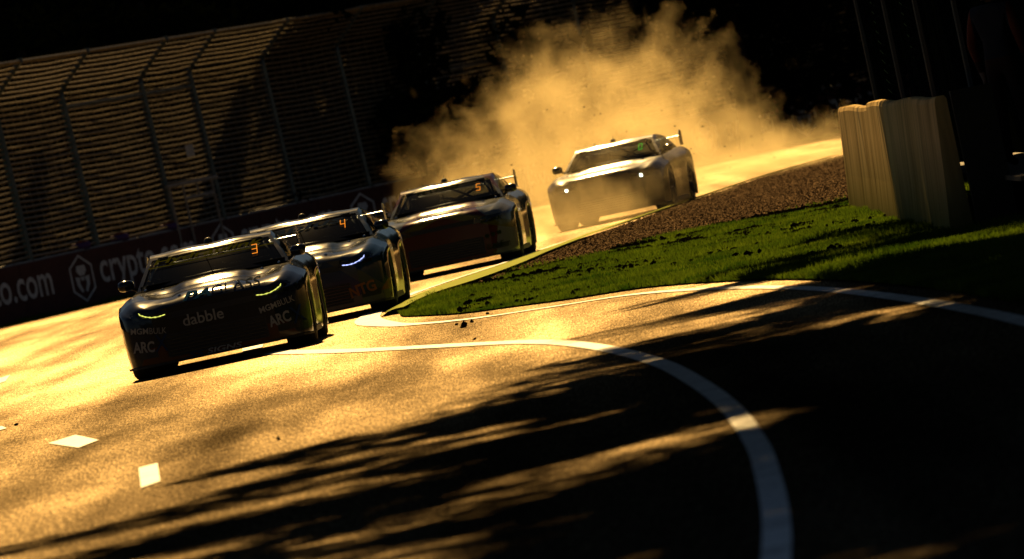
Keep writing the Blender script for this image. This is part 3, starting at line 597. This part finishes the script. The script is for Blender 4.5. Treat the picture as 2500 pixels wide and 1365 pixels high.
def person(loc, rz):
    root = empty('person', loc, rz); tag(root, 'person in orange trimmed navy overalls standing on the dark platform at the right edge', 'person')
    J = {'pel':(0,0,.98,.135),'wst':(0,0,1.12,.125),'chs':(0,.01,1.32,.150),'nkb':(0,.01,1.46,.075),'nk':(0,0,1.53,.055),'hd0':(0,-.01,1.60,.085),'hd':(0,-.01,1.68,.095),'hd1':(0,0,1.755,.060),
         'shl':(-.17,.01,1.43,.070),'ell':(-.24,.03,1.15,.048),'wrl':(-.23,-.06,.90,.032),'hnl':(-.225,-.08,.84,.030),'shr':(.17,.01,1.43,.070),'elr':(.25,.03,1.15,.048),'wrr':(.24,-.05,.90,.032),'hnr':(.235,-.07,.84,.030),
         'hpl':(-.09,0,.92,.095),'knl':(-.11,-.01,.50,.062),'anl':(-.12,.02,.09,.042),'tol':(-.14,-.15,.04,.035),'hpr':(.09,0,.92,.095),'knr':(.11,-.01,.50,.062),'anr':(.12,.02,.09,.042),'tor':(.14,-.15,.04,.035)}
    E_ = [('pel','wst'),('wst','chs'),('chs','nkb'),('nkb','nk'),('nk','hd0'),('hd0','hd'),('hd','hd1'),('chs','shl'),('shl','ell'),('ell','wrl'),('wrl','hnl'),('chs','shr'),('shr','elr'),('elr','wrr'),('wrr','hnr'),
          ('pel','hpl'),('hpl','knl'),('knl','anl'),('anl','tol'),('pel','hpr'),('hpr','knr'),('knr','anr'),('anr','tor')]
    for s_, n_ in ((-1,'l'),(1,'r')):
        h0 = J['hn'+n_]
        for k, (dy, L_) in enumerate(((-.03,.075),(-.01,.085),(.01,.08),(.03,.065))):
            J[f'f{n_}{k}'] = (h0[0]+s_*.004, h0[1]+dy, h0[2]-.045, .010); J[f'g{n_}{k}'] = (h0[0]-s_*.012, h0[1]+dy, h0[2]-.045-L_*.8, .008)
            E_ += [('hn'+n_, f'f{n_}{k}'), (f'f{n_}{k}', f'g{n_}{k}')]
        J[f't{n_}'] = (h0[0]-s_*.01, h0[1]-.055, h0[2]-.03, .010); E_.append(('hn'+n_, f't{n_}'))
    names = list(J); me = bpy.data.meshes.new('body'); me.from_pydata([J[k][:3] for k in names], [(names.index(a_), names.index(b_)) for a_, b_ in E_], [])
    o = bpy.data.objects.new('body', me); COL.objects.link(o)
    sk = o.modifiers.new('s', 'SKIN'); sk.use_smooth_shade = True
    for i, k in enumerate(names): me.skin_vertices[0].data[i].radius = (J[k][3], J[k][3]*(.8 if k in ('pel','wst','chs') else 1)); 
    me.skin_vertices[0].data[0].use_root = True
    o.modifiers.new('u', 'SUBSURF').levels = 2
    dg = bpy.context.evaluated_depsgraph_get(); m2 = bpy.data.meshes.new_from_object(o.evaluated_get(dg)); bpy.data.objects.remove(o)
    M_over = mat('overalls_and_skin', (.02,.025,.05), .8); q = N(M_over); co = q.coord(); sx = q.new('ShaderNodeSeparateXYZ'); q.l.new(co, sx.inputs[0])
    x, y, z = sx.outputs; ax = q.math('ABSOLUTE', x)
    c_ = q.mix(q.math('GREATER_THAN', ax, .185), (.010,.013,.03), (.16,.025,.004))
    c_ = q.mix(q.math('LESS_THAN', z, 1.0), c_, (.05,.012,.004))
    c_ = q.mix(q.math('MULTIPLY', q.math('LESS_THAN', z, .90), q.math('GREATER_THAN', ax, .19)), c_, (.45,.27,.19))
    c_ = q.mix(q.math('GREATER_THAN', z, 1.51), c_, (.45,.27,.19)); c_ = q.mix(q.math('LESS_THAN', z, .10), c_, (.02,.02,.02)); q.base(c_)
    m2.materials.clear(); m2.materials.append(M_over); b = bpy.data.objects.new('body', m2); link(b, root)
    h_ = MB(); h_.lathe([(-.02,.105),(.03,.104),(.07,.085),(.095,.045),(.10,0)], (0,-.005,1.70), 'z', 18); h_.box((-.07,-.18,1.685),(.07,-.08,1.695)); h_.build('cap', M_black, root, True)
    f_ = MB(); f_.tube([(0,-.10,1.665),(0,-.122,1.635),(0,-.105,1.625)], [.008,.016,.008], 6); f_.build('nose', mat('skin', (.45,.27,.19), .6), root, True)
    for sx_ in (-.034, .034): e_ = MB(); e_.lathe([(-.010,0),(-.006,.010),(.006,.010),(.010,0)], (sx_, -.098, 1.672), 'z', 8); e_.build('eye', M_black, root)
    for sx_ in (-.098, .098): e_ = MB(); e_.box((sx_-.008, -.02, 1.63), (sx_+.008, .015, 1.69)); e_.build('ear', bpy.data.materials['skin'], root)
    mo = MB(); mo.box((-.025,-.104,1.598),(.025,-.094,1.606)); mo.build('mouth', mat('lips', (.25,.09,.07), .6), root)
person((4.72, 88.5, .42), R(150))

# ------------------------------------------------------------------ race cars
ST = [ # y, half width, centre z, valley z, fender z, shoulder z
 (0.00,.62,.690,.682,.660,.600),(.035,.75,.712,.700,.682,.605),(.10,.865,.738,.722,.708,.615),(.22,.925,.762,.742,.742,.635),(.42,.962,.785,.765,.785,.665),
 (.93,.985,.800,.785,.838,.705),(1.12,.980,.806,.792,.844,.705),(1.20,.977,.818,.800,.846,.705),(1.30,.974,.848,.822,.848,.705),(1.38,.970,.868,.838,.850,.705),(1.48,.960,.876,.852,.854,.703),(1.7,.945,.880,.868,.862,.700),(2.6,.935,.90,.895,.88,.70),(3.2,.955,.91,.91,.905,.72),
 (3.75,.985,.925,.925,.925,.74),(4.35,.975,.94,.94,.93,.74),(4.78,.93,.945,.945,.915,.70),(4.88,.88,.93,.93,.89,.68)]
A_F, A_R, RA = .93, 3.72, .385
OFF = (0, -2.44, 0)
def body_mesh(kind):
    S_ = np.array(ST); ys_ = sorted(set(list(np.round(np.linspace(.42, 4.35, 60), 3)) + [r[0] for r in ST] + [.015,.06,.15,.3] + [A_F+dx for dx in (-.38,-.36,-.32,.32,.36,.38)] + [A_R+dx for dx in (-.38,-.36,-.32,.32,.36,.38)]))
    rows = []
    for y_ in ys_:
        w, zc, zv, zf, zs = [np.interp(y_, S_[:, 0], S_[:, k]) for k in range(1, 6)]
        if kind == 'fastback' and y_ < 1.8:
            k_ = max(0, 1-y_/1.8); zc += .045*k_; zv += .05*k_; zf += .02*k_
        zb = .115
        for yc_ in (A_F, A_R):
            if abs(y_-yc_) < RA: zb = max(zb, .30+math.sqrt(RA**2-(y_-yc_)**2)*.93)
        hb = .022*min(1, y_/.25) if kind != 'fastback' else .006
        if y_ > 1.75: hb = 0
        pt = [(0, zc+hb*.9), (.12*w/.95, zc+hb*.85), (.26*w/.95, zc+hb*.45), (.33*w/.95, zc+hb*.05), (.38*w/.95, zc-hb*.7), (.55*w, zv), (.66*w, zv*.6+zf*.4), (.77*w, zf-.003), (.84*w, zf-.004), (.90*w, zf-.03), (.95*w, zf-.07), (.985*w, (zf+zs)/2-.02), (w, zs)]
        for t, sx_ in ((.25,1.0),(.5,.997),(.75,.99),(1,.975)): pt.append((w*sx_, zs+(zb-zs)*t))
        rows.append([(x_, y_, z_) for x_, z_ in pt])
    b_ = MB(); m_ = len(rows[0]); full = []
    for r_ in rows: full += [(-p[0], p[1], p[2]) for p in reversed(r_[1:])] + r_
    M_ = 2*m_-1; f = [(i*M_+j, i*M_+j+1, (i+1)*M_+j+1, (i+1)*M_+j) for i in range(len(rows)-1) for j in range(M_-1)]
    b_.add(full, f)
    # nose and tail caps as columns of quads
    for (row, y_) in ((full[:M_], 0), (full[-M_:], 4.88)):
        n0 = len(b_.v); v = []
        for p in row:
            for t in range(6): v.append((p[0], y_, p[2]+(.115-p[2])*t/5))
        ff = [(j*6+t, j*6+t+1, (j+1)*6+t+1, (j+1)*6+t) for j in range(4, M_-5) for t in range(5)]; b_.add(v, ff)
    return b_
WS = dict(b=(.785,1.50,.885), t=(.635,2.20,1.166))
def ws(s_, t):      # windscreen surface, s -1..1, t 0..1
    xb, yb, zb = WS['b']; xt, yt, zt = WS['t']
    x_ = s_*(xb+(xt-xb)*t); y_ = yb+(yt-yb)*t + .16*s_*s_*(1-.3*t); z_ = zb+(zt-zb)*(t+.10*t*(1-t)) - .010*s_*s_*t - .02*s_*s_*(1-t)
    return (x_, y_, z_)
def roofp(s_, t):   # roof, t 0 front .. 1 rear
    y_ = 2.20+1.15*t + .112*s_*s_*(1-t)
    x_ = s_*(.635+.01*math.sin(t*3.1)); wv = .006*math.cos(s_*7.5)
    z_ = 1.222 - .056*math.exp(-t*10) - .03*t*t - .009*abs(s_)**3 - wv*(1-math.exp(-t*9))
    if t == 0: z_ = ws(s_, 1)[2]
    return (x_, y_, z_)
def rearp(s_, t):
    x0, y0, z0 = roofp(s_, 1); return (s_*(.635+.10*t), y0+(4.35-y0)*t, z0+(.935-z0)*t+.05*math.sin(t*math.pi))
def sidep(sg, u, t): # u along y 0..1, t up 0..1
    yb = 1.66+2.5*u; wb = .80-.02*u; p0 = Vector((sg*wb, yb, .875+.05*u))
    if u < .30: tp = Vector(ws(sg, min(1, u/.30)))
    elif u < .68: tp = Vector(roofp(sg, (u-.30)/.38))
    else: tp = Vector(rearp(sg, (u-.68)/.32))
    return tuple(p0.lerp(tp, t)+Vector((sg*.02*math.sin(t*math.pi), 0, 0)))
def build_car(paint, kind, loc, rz, label, drl, digit, prints, banner, led=M_orange):
    root = empty('race_car', loc, rz); tag(root, label, 'race car', 'race cars nose to tail on the track')
    bb = body_mesh(kind); body = bb.build('body', paint, root, True, off=OFF)
    # --- cabin
    cab = MB(); cab.grid(lambda u, t: roofp(2*u-1, t**1.8), 24, 16); cab.grid(lambda u, t: rearp(2*u-1, t*.16), 16, 3)
    roof = cab.build('roof', paint, root, True, off=OFF)
    pil = MB()
    for sg in (-1, 1):
        pil.grid(lambda u, t: tuple(Vector(ws(sg*(.955+.06*u), t))+Vector((0, -.012, .006))), 2, 10)
        pil.grid(lambda u, t: sidep(sg, .30*u, .86+.14*t), 8, 2); pil.grid(lambda u, t: sidep(sg, .30+.7*u, .84+.16*t), 10, 2)
        pil.grid(lambda u, t: sidep(sg, .44+.035*u, t), 2, 4); pil.grid(lambda u, t: sidep(sg, .72+.28*u, t), 5, 5)
    pil.grid(lambda u, t: tuple(Vector(ws(2*u-1, .955+.05*t))+Vector((0, -.010, .008))), 24, 2)
    pil.build('window_pillars', paint, root, True, off=OFF)
    g_ = MB(); g_.grid(lambda u, t: ws((2*u-1)*.965, t*.975), 22, 8); glass = g_.build('windscreen', M_glass, root, True, off=OFF)
    for sg in (-1, 1):
        g_ = MB(); g_.grid(lambda u, t: tuple(Vector(sidep(sg, .02+.43*u, t*.9))+Vector((-sg*.008, 0, 0))), 8, 4); g_.build('side_window', M_glass, root, True, off=OFF)
        g_ = MB(); g_.grid(lambda u, t: tuple(Vector(sidep(sg, .47+.26*u, t*.9))+Vector((-sg*.008, 0, 0))), 6, 4); g_.build('side_window', M_glass, root, True, off=OFF)
    g_ = MB(); g_.grid(lambda u, t: rearp((2*u-1)*.95, .16+.84*t), 12, 6); g_.build('rear_window', M_glass, root, True, off=OFF)
    # --- interior seen through the glass
    cg = MB()
    for sg in (-1, 1): cg.tube([(sg*.66,1.75,.90),(sg*.55,2.22,1.10),(sg*.56,2.95,1.11),(sg*.60,3.0,.9)], .02, 6)
    cg.tube([(-.55,2.24,1.15),(.55,2.24,1.15)], .02, 6); cg.tube([(-.56,2.95,1.11),(.56,2.95,1.11)], .02, 6); cg.tube([(-.56,2.95,1.10),(.30,2.97,.90)], .018, 6); cg.tube([(.56,2.95,1.10),(-.1,2.97,.90)], .018, 6)
    cg.tube([(.08,2.24,1.10),(.42,1.95,.91)], .016, 6)
    cg.build('roll_cage', M_cage, root, True, off=OFF)
    se = MB(); se.box((-.50,2.75,.86),(-.18,2.86,1.06)); se.box((-.53,2.6,.96),(-.47,2.86,1.06)); se.box((-.21,2.6,.96),(-.15,2.86,1.06)); se.build('seat', M_black, root, off=OFF)
    da = MB(); da.tube([(-.70,1.95,.89),(0,1.85,.90),(.70,1.95,.89)], .05, 8, squash=.6); da.build('dashboard', M_black, root, True, off=OFF)
    fl_ = MB(); fl_.grid(lambda u, t: ((2*u-1)*.76, 1.62+2.5*t, .912+.035*t), 4, 6); fl_.build('dark_deck', M_trim, root, off=OFF)  # black sheet added over the deck to keep the cabin dark
    wi = MB(); wi.tube([(.02,1.51,.885),(-.02,1.80,1.01),(-.04,1.92,1.06)], .006, 5); wi.build('wiper', M_trim, root, off=OFF)
    # --- front fascia
    deps = bb.v; tree_b = BVHTree.FromPolygons([Vector(p) for p in bb.v], bb.f)
    gv = MB(); gv.grid(lambda u, t: ws(2*u-1, t), 22, 8); tree_w = BVHTree.FromPolygons([Vector(p) for p in gv.v], gv.f)
    def proj(x_, z_, lift=.004):
        best = None
        for tr_ in (tree_b, tree_w):
            hit = tr_.ray_cast(Vector((x_, -1, z_)), Vector((0, 1, 0)))
            if hit[0] is not None and (best is None or hit[0].y < best[0].y): best = hit
        if best is None: return None
        nrm = best[1]; nrm = -nrm if nrm.y > 0 or (abs(nrm.y) < .05 and nrm.z < 0) else nrm
        return best[0]+nrm*lift
    def project(name, v, f, mt, parent=root, lift=.004, thick=0):
        v, f = subdiv(v, f, .07); pts = [proj(x_, z_, lift) for x_, z_ in v]
        ok = [k for k, p in enumerate(pts) if p is not None]; rm = {k: i for i, k in enumerate(ok)}
        f2 = [tuple(rm[i] for i in t_) for t_ in f if all(i in rm for i in t_) and max((pts[i]-pts[j]).length for i in t_ for j in t_) < .45]
        if not f2: return None
        o = MB(); o.add([pts[k] for k in ok], f2); return o.build(name, mt, parent, off=OFF)
    def quad(x0, z0, x1, z1, k=6, skew=0):
        v = []; f = []
        for j in range(3):
            for i in range(k+1): v.append((x0+(x1-x0)*i/k+skew*(j/2), z0+(z1-z0)*j/2))
        for j in range(2):
            for i in range(k): f.append((j*(k+1)+i, j*(k+1)+i+1, (j+1)*(k+1)+i+1, (j+1)*(k+1)+i))
        return np.array(v), f
    up = -.02 if kind == 'coupe' else .02
    project('upper_grille', *quad(-.46, .575+up, .46, .635+up), M_black, lift=.003)
    project('lower_grille', *quad(-.52, .17, .52, .40), M_black, lift=.003)
    sl = MB()
    for k in range(6):
        sl.box((-.50, -.012, .195+k*.035), (.50, -.004, .203+k*.035))
    sl.build('grille_slats', M_glassd, root, off=OFF)
    for sg in (-1, 1):
        project('brake_duct', *quad(sg*.62, .20, sg*.86, .27), M_black, lift=.003)
        v, f = quad(sg*.42, .585, sg*.80, .665, skew=sg*.03); hlm = project('headlight', v, f, M_glassd, lift=.006)
        pts = [(.47,.607),(.54,.598),(.61,.602),(.67,.620),(.72,.645),(.735,.672)]
        if drl is not None and hlm:
            d_ = MB(); pp = []
            for k in range(len(pts)-1):
                for t in (0, .25, .5, .75): pp.append((pts[k][0]+(pts[k+1][0]-pts[k][0])*t, pts[k][1]+(pts[k+1][1]-pts[k][1])*t))
            if isinstance(drl, str):
                p = proj(sg*.60, .62, .02); d_.lathe([(-.02,0),(-.015,.02),(.015,.02),(.02,0)], p, 'x', 10); d_.build('lamp_bulb', M_lamp, hlm, True, off=OFF)
            else:
                q3 = [proj(sg*x_, z_, .012) for x_, z_ in pp]; q3 = [p for p in q3 if p is not None]
                rr_ = [(.0034+.004*(math.sin(i*2.3) > .4)) for i in range(len(q3))]; d_.tube(q3, rr_, 6); d_.build('light_strip', drl, hlm, off=OFF)
    spv = MB(); outline = [(r[0], r[1]) for r in ST[:5]]
    pl = [(-w_, y_-.07) for y_, w_ in reversed(outline)] + [(w_, y_-.07) for y_, w_ in outline]; k = len(pl)
    spv.add([(x_, y_, .110) for x_, y_ in pl]+[(x_, y_, .132) for x_, y_ in pl], [tuple(range(k)), tuple(range(k, 2*k))]+[(i, (i+1) % k, (i+1) % k+k, i+k) for i in range(k)])
    spv.build('front_splitter', M_black, root, off=OFF)
    ub = MB(); ub.box((-.60,.3,.12),(.60,4.6,.5)); ub.box((-.93,1.45,.10),(.93,3.2,.16)); ub.box((-.7,4.5,.2),(.7,4.82,.45)); ub.build('underbody', M_black, root, off=OFF)
    # --- mirrors
    for sg in (-1, 1):
        mm = MB(); mm.lathe([(-.085,0),(-.08,.030),(-.05,.052),(.04,.056),(.075,.042),(.085,0)], (0,0,0), 'x', 14)
        mm.v = [(sg*.905+p[0]*sg, 1.80+p[1]*1.25, .955+p[2]*1.05) for p in mm.v]; mr = mm.build('wing_mirror', M_glassd, root, True, off=OFF)
        sk_ = MB(); sk_.tube([(sg*.78,1.85,.885),(sg*.83,1.82,.905),(sg*.87,1.82,.93)], [.022,.016,.02], 6); sk_.build('mirror_stalk', M_black, mr, True, off=OFF)
    # --- roof pod and aerials
    pod = MB(); pod.lathe([(0,.045),(.03,.042),(.05,.025),(.055,0)], (-.02,2.55,1.215), 'z', 12); pod.build('roof_camera_pod', M_black, root, True, off=OFF)
    an = MB(); an.tube([(-.02,2.62,1.22),(-.02,2.63,1.31)], .004, 5); an.tube([(-.34,2.7,1.20),(-.34,2.7,1.26)], .006, 5); an.build('aerial', M_black, root, off=OFF)
    # --- polished studs added for sun glints
    for sg in (-1, 1):
        for (fx_, fy_, dz) in ((.30,.20,.004),(.52,1.42,.004),(.70,1.52,.02)):
            hit = tree_b.ray_cast(Vector((sg*fx_, fy_, 2)), Vector((0, 0, -1)))[0]
            if hit is None: continue
            bp = MB(); bp.lathe([(0,.019),(.008,.017),(.015,.010),(.018,0)], (hit.x, hit.y, hit.z+dz-.004), 'z', 10); bp.build('glint_stud', M_chrome, root, True, off=OFF)
    # --- rear wing
    wg = MB(); prof = [(0,0),(.04,.022),(.14,.030),(.28,.018),(.30,.010),(.14,.0)]
    L_ = [( x_, 4.62+p[0], 1.075+p[1]) for x_ in (-.80,-.4,0,.4,.80) for p in prof]
    wg.add(L_, [(i*6+j, i*6+(j+1) % 6, (i+1)*6+(j+1) % 6, (i+1)*6+j) for i in range(4) for j in range(6)]); wgo = wg.build('rear_wing', paint, root, True, off=OFF)
    for sg in (-1, 1):
        ep = MB(); ep.add([(sg*.80+sg*dx, y_, z_) for dx in (0, .012) for y_, z_ in ((4.56,.94),(4.96,.93),(4.97,1.17),(4.72,1.19),(4.58,1.12))], [(0,1,2,3,4),(5,6,7,8,9)]+[(i, (i+1) % 5, (i+1) % 5+5, i+5) for i in range(5)]); ep.build('wing_endplate', paint, wgo, off=OFF)
        st_ = MB(); st_.box((sg*.42-.008, 4.60, .93), (sg*.42+.008, 4.80, 1.08)); st_.build('wing_support', M_black, wgo, off=OFF)
    # --- wheels
    for sg in (-1, 1):
        for yc_ in (A_F, A_R):
            r_ = MB(); cx = sg*.80
            r_.lathe([(sg*.145,.235),(sg*.13,.225),(sg*.05,.21),(sg*.05,.05),(sg*.07,.0)], (cx,yc_,.335), 'x', 24)
            rim = r_.build('wheel', M_rim, root, True, off=OFF)
            sp_ = MB()
            for k in range(10):
                t_ = k*math.pi/5; sp_.tube([(cx+sg*.10, yc_+.04*math.cos(t_), .335+.04*math.sin(t_)), (cx+sg*.135, yc_+.22*math.cos(t_), .335+.22*math.sin(t_))], .012, 5)
            sp_.build('spokes', M_rim, rim, off=OFF)
            ty = MB(); ty.lathe([(-.15,.22),(-.155,.30),(-.135,.330),(-.08,.336),(.08,.336),(.135,.330),(.155,.30),(.15,.22)], (cx,yc_,.336), 'x', 36); ty.build('tyre', M_tyre, rim, True, off=OFF)
    # exhaust-side skirt and number print
    for (body_t, cx, cz, w_, h_, ang, bold, shear, mt) in prints:
        v, f = text_mesh(body_t, bold, shear); v = fit(v, w_, h_); ca, sa = math.cos(R(ang)), math.sin(R(ang))
        v = np.stack([cx+v[:, 0]*ca-v[:, 1]*sa, cz+v[:, 0]*sa+v[:, 1]*ca], 1); project('lettering', v, f, mt, lift=.007)
    for (body_t, cx, cz, w_, h_, mt, line) in banner:
        v, f = text_mesh(body_t, .02, .25); v = fit(v, w_, h_); v += np.array([cx, cz]); project('windscreen_lettering', v, f, mt, lift=.012)
        if line: project('banner_stripe', *quad(-.66, line-.005, .66, line+.005, 14), mt, lift=.012)
    if digit:
        SG = {'a':(-.5,.5,.42,.5),'d':(-.5,.5,-.5,-.42),'g':(-.5,.5,-.04,.04),'b':(.36,.5,0,.5),'c':(.36,.5,-.5,0),'f':(-.5,-.36,0,.5),'e':(-.5,-.36,-.5,0)}
        for k in {'3':'abcdg','4':'fgbc','5':'afgcd','0':'abcdef'}[digit]:
            x0, x1, z0, z1 = SG[k]; project('number_segment', *quad(.46+.058*x0, 1.045+.095*z0, .46+.058*x1, 1.045+.095*z1, 2), led, lift=.014)
    return root
M_chrome = mat('polished_metal', (.8,.8,.8), .12, 1)
M_trim = mat('cabin_trim', (.006,.006,.006), 1, spec=0)
L_grey = mat('pale_print', (.48,.47,.44), .9, spec=0); L_blue = mat('blue_print', (.10,.30,.42), .9, spec=0); L_yel = mat('yellow_print', (.48,.45,.02), .9, spec=0); L_org = mat('orange_print', (.45,.17,.04), .5); L_dblue = mat('dark_blue_print', (.03,.06,.16), .5)
L_green = mat('green_print', (.03,.05,.012), .9, spec=0); L_thin = mat('silver_print', (.16,.21,.25), .9, spec=0)
pr1 = [('dabble',-.10,.505,.42,.115,0,.012,0,L_grey)]
for sg in (-1, 1):
    pr1 += [('MGM',sg*.66-.10,.475-sg*.016,.18,.062,sg*9,.02,0,L_grey), ('BULK',sg*.66+.085,.475+sg*.014,.17,.062,sg*9,0,0,L_grey), ('ARC',sg*.70-.05,.325,.22,.115,sg*7,.03,0,L_grey), ('X',sg*.70+.135,.335,.13,.17,sg*7,0,0,L_dblue)]
pr1 += [('SS',-.24,.155,.16,.055,0,.02,.2,L_dblue), ('SIGNS',.05,.155,.36,.055,0,.02,.2,L_grey), ('PA',-.12,.735,.30,.085,0,.03,.3,L_blue), ('GLASS',.28,.742,.50,.08,0,.0,0,L_thin)]
for m_ in (L_grey, L_blue, L_yel, L_org, L_dblue, L_green, L_thin): matte(m_)
for m_, c_, e_ in ((M_orange, (1,.28,.02), .8), (M_greenled, (.08,.8,.05), .5)):
    t = m_.node_tree; em = t.nodes.new('ShaderNodeEmission'); em.inputs[0].default_value = (*c_, 1); em.inputs[1].default_value = e_; t.links.new(em.outputs[0], t.nodes['Material Output'].inputs['Surface'])
build_car(M_p1, 'coupe', (-2.98, 99.3+2.44, 0), R(-1.2), 'front race car in midnight blue with yellow light strips and orange digit 3', M_drly, '3', pr1, [('Hydraulink', -.02, 1.110, 1.16, .070, L_yel, 1.064)])
pr2 = [('NTG',.64,.30,.30,.13,8,.03,0,L_org), ('plus',.0,.66,.5,.06,0,0,.2,L_thin)]
build_car(M_p2, 'coupe', (-2.22, 111.6+2.44, 0), R(-2.4), 'second race car in deep blue with blue-white light strips and orange digit 4', M_drlb, '4', pr2, [('aplus',   .05, 1.098, .85, .09, L_thin, 0)])
pr3 = [('KIN',.66,.60,.26,.05,6,.02,0,L_green), ('III',.66,.40,.22,.05,6,.03,0,L_green), ('GALE',.66,.25,.24,.07,6,.02,0,L_green)]
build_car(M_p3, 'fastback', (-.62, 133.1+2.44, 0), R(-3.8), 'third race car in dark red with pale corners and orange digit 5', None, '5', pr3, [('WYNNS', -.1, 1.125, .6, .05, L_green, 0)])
build_car(M_p4, 'fastback', (2.05, 155+2.40, 0), R(-7.5), 'last race car, charcoal and pale, half hidden in its own dust cloud', 'bulb', '0', [], [], M_greenled)

# ------------------------------------------------------------------ dust
M_dust = bpy.data.materials.new('dust'); M_dust.use_nodes = True; t = M_dust.node_tree
for n_ in list(t.nodes):
    if n_.type == 'BSDF_PRINCIPLED': t.nodes.remove(n_)
out = t.nodes['Material Output']
class V(N):
    def __init__(s, mt): s.t = mt.node_tree; s.n = s.t.nodes; s.l = s.t.links
q = V(M_dust); P = q.pos()
vol = q.new('ShaderNodeVolumePrincipled'); vol.inputs['Color'].default_value = (.93,.76,.42,1); vol.inputs['Anisotropy'].default_value = .55
sep = q.new('ShaderNodeSeparateXYZ'); q.l.new(P, sep.inputs[0]); x, y, z = sep.outputs
def blob(cx, cy, cz, rx, ry, rz_):
    dx = q.math('DIVIDE', q.math('SUBTRACT', x, cx), rx); dy = q.math('DIVIDE', q.math('SUBTRACT', y, cy), ry); dz = q.math('DIVIDE', q.math('SUBTRACT', z, cz), rz_)
    r2 = q.math('ADD', q.math('ADD', q.math('MULTIPLY', dx, dx), q.math('MULTIPLY', dy, dy)), q.math('MULTIPLY', dz, dz))
    return q.math('SUBTRACT', 1, q.math('SQRT', r2))
blobs = [(1.2,151,.2,1.5,4,.8),(1.8,162,.6,2.1,8,1.4),(2.6,168,1.6,1.7,9,1.6),(.9,166,.9,1.7,9,1.5),(1.4,168,2.0,1.4,8,1.1),(3.7,174,.9,1.5,10,1.1),(-.1,168,.8,1.4,9,1.3),(5.0,180,.2,2.0,10,.7)]
mx = None
for b_ in blobs:
    e_ = blob(*b_); mx = e_ if mx is None else q.math('MAXIMUM', mx, e_)
nz1 = q.noise(q.mapping(P, (1, .45, 1)), 1.15, 6, .60, .35)
den = q.math('ADD', mx, q.math('MULTIPLY', q.math('SUBTRACT', nz1, .55), 4.0))
den = q.math('MULTIPLY', q.math('MAXIMUM', den, 0), .155)
den = q.math('MINIMUM', den, .40)
q.l.new(den, vol.inputs['Density']); q.l.new(vol.outputs[0], out.inputs['Volume'])
b_ = MB(); b_.box((-5, 146, .03), (8.2, 192, 4.6)); d_ = b_.build('dust_cloud', M_dust); tag(d_, 'golden dust cloud billowing round and behind the last race car', 'dust', None, 'stuff')
# clods of dirt in the air around the last car
n = 90; x_ = rng.uniform(-.5, 4.5, n); y_ = rng.uniform(152, 165, n); z_ = rng.uniform(.1, 2.2, n)
rocks('flying_grit', x_, y_, z_, rng.uniform(.006, .016, n), M_clod, 'dark specks of grit thrown up around the last race car', 'grit')
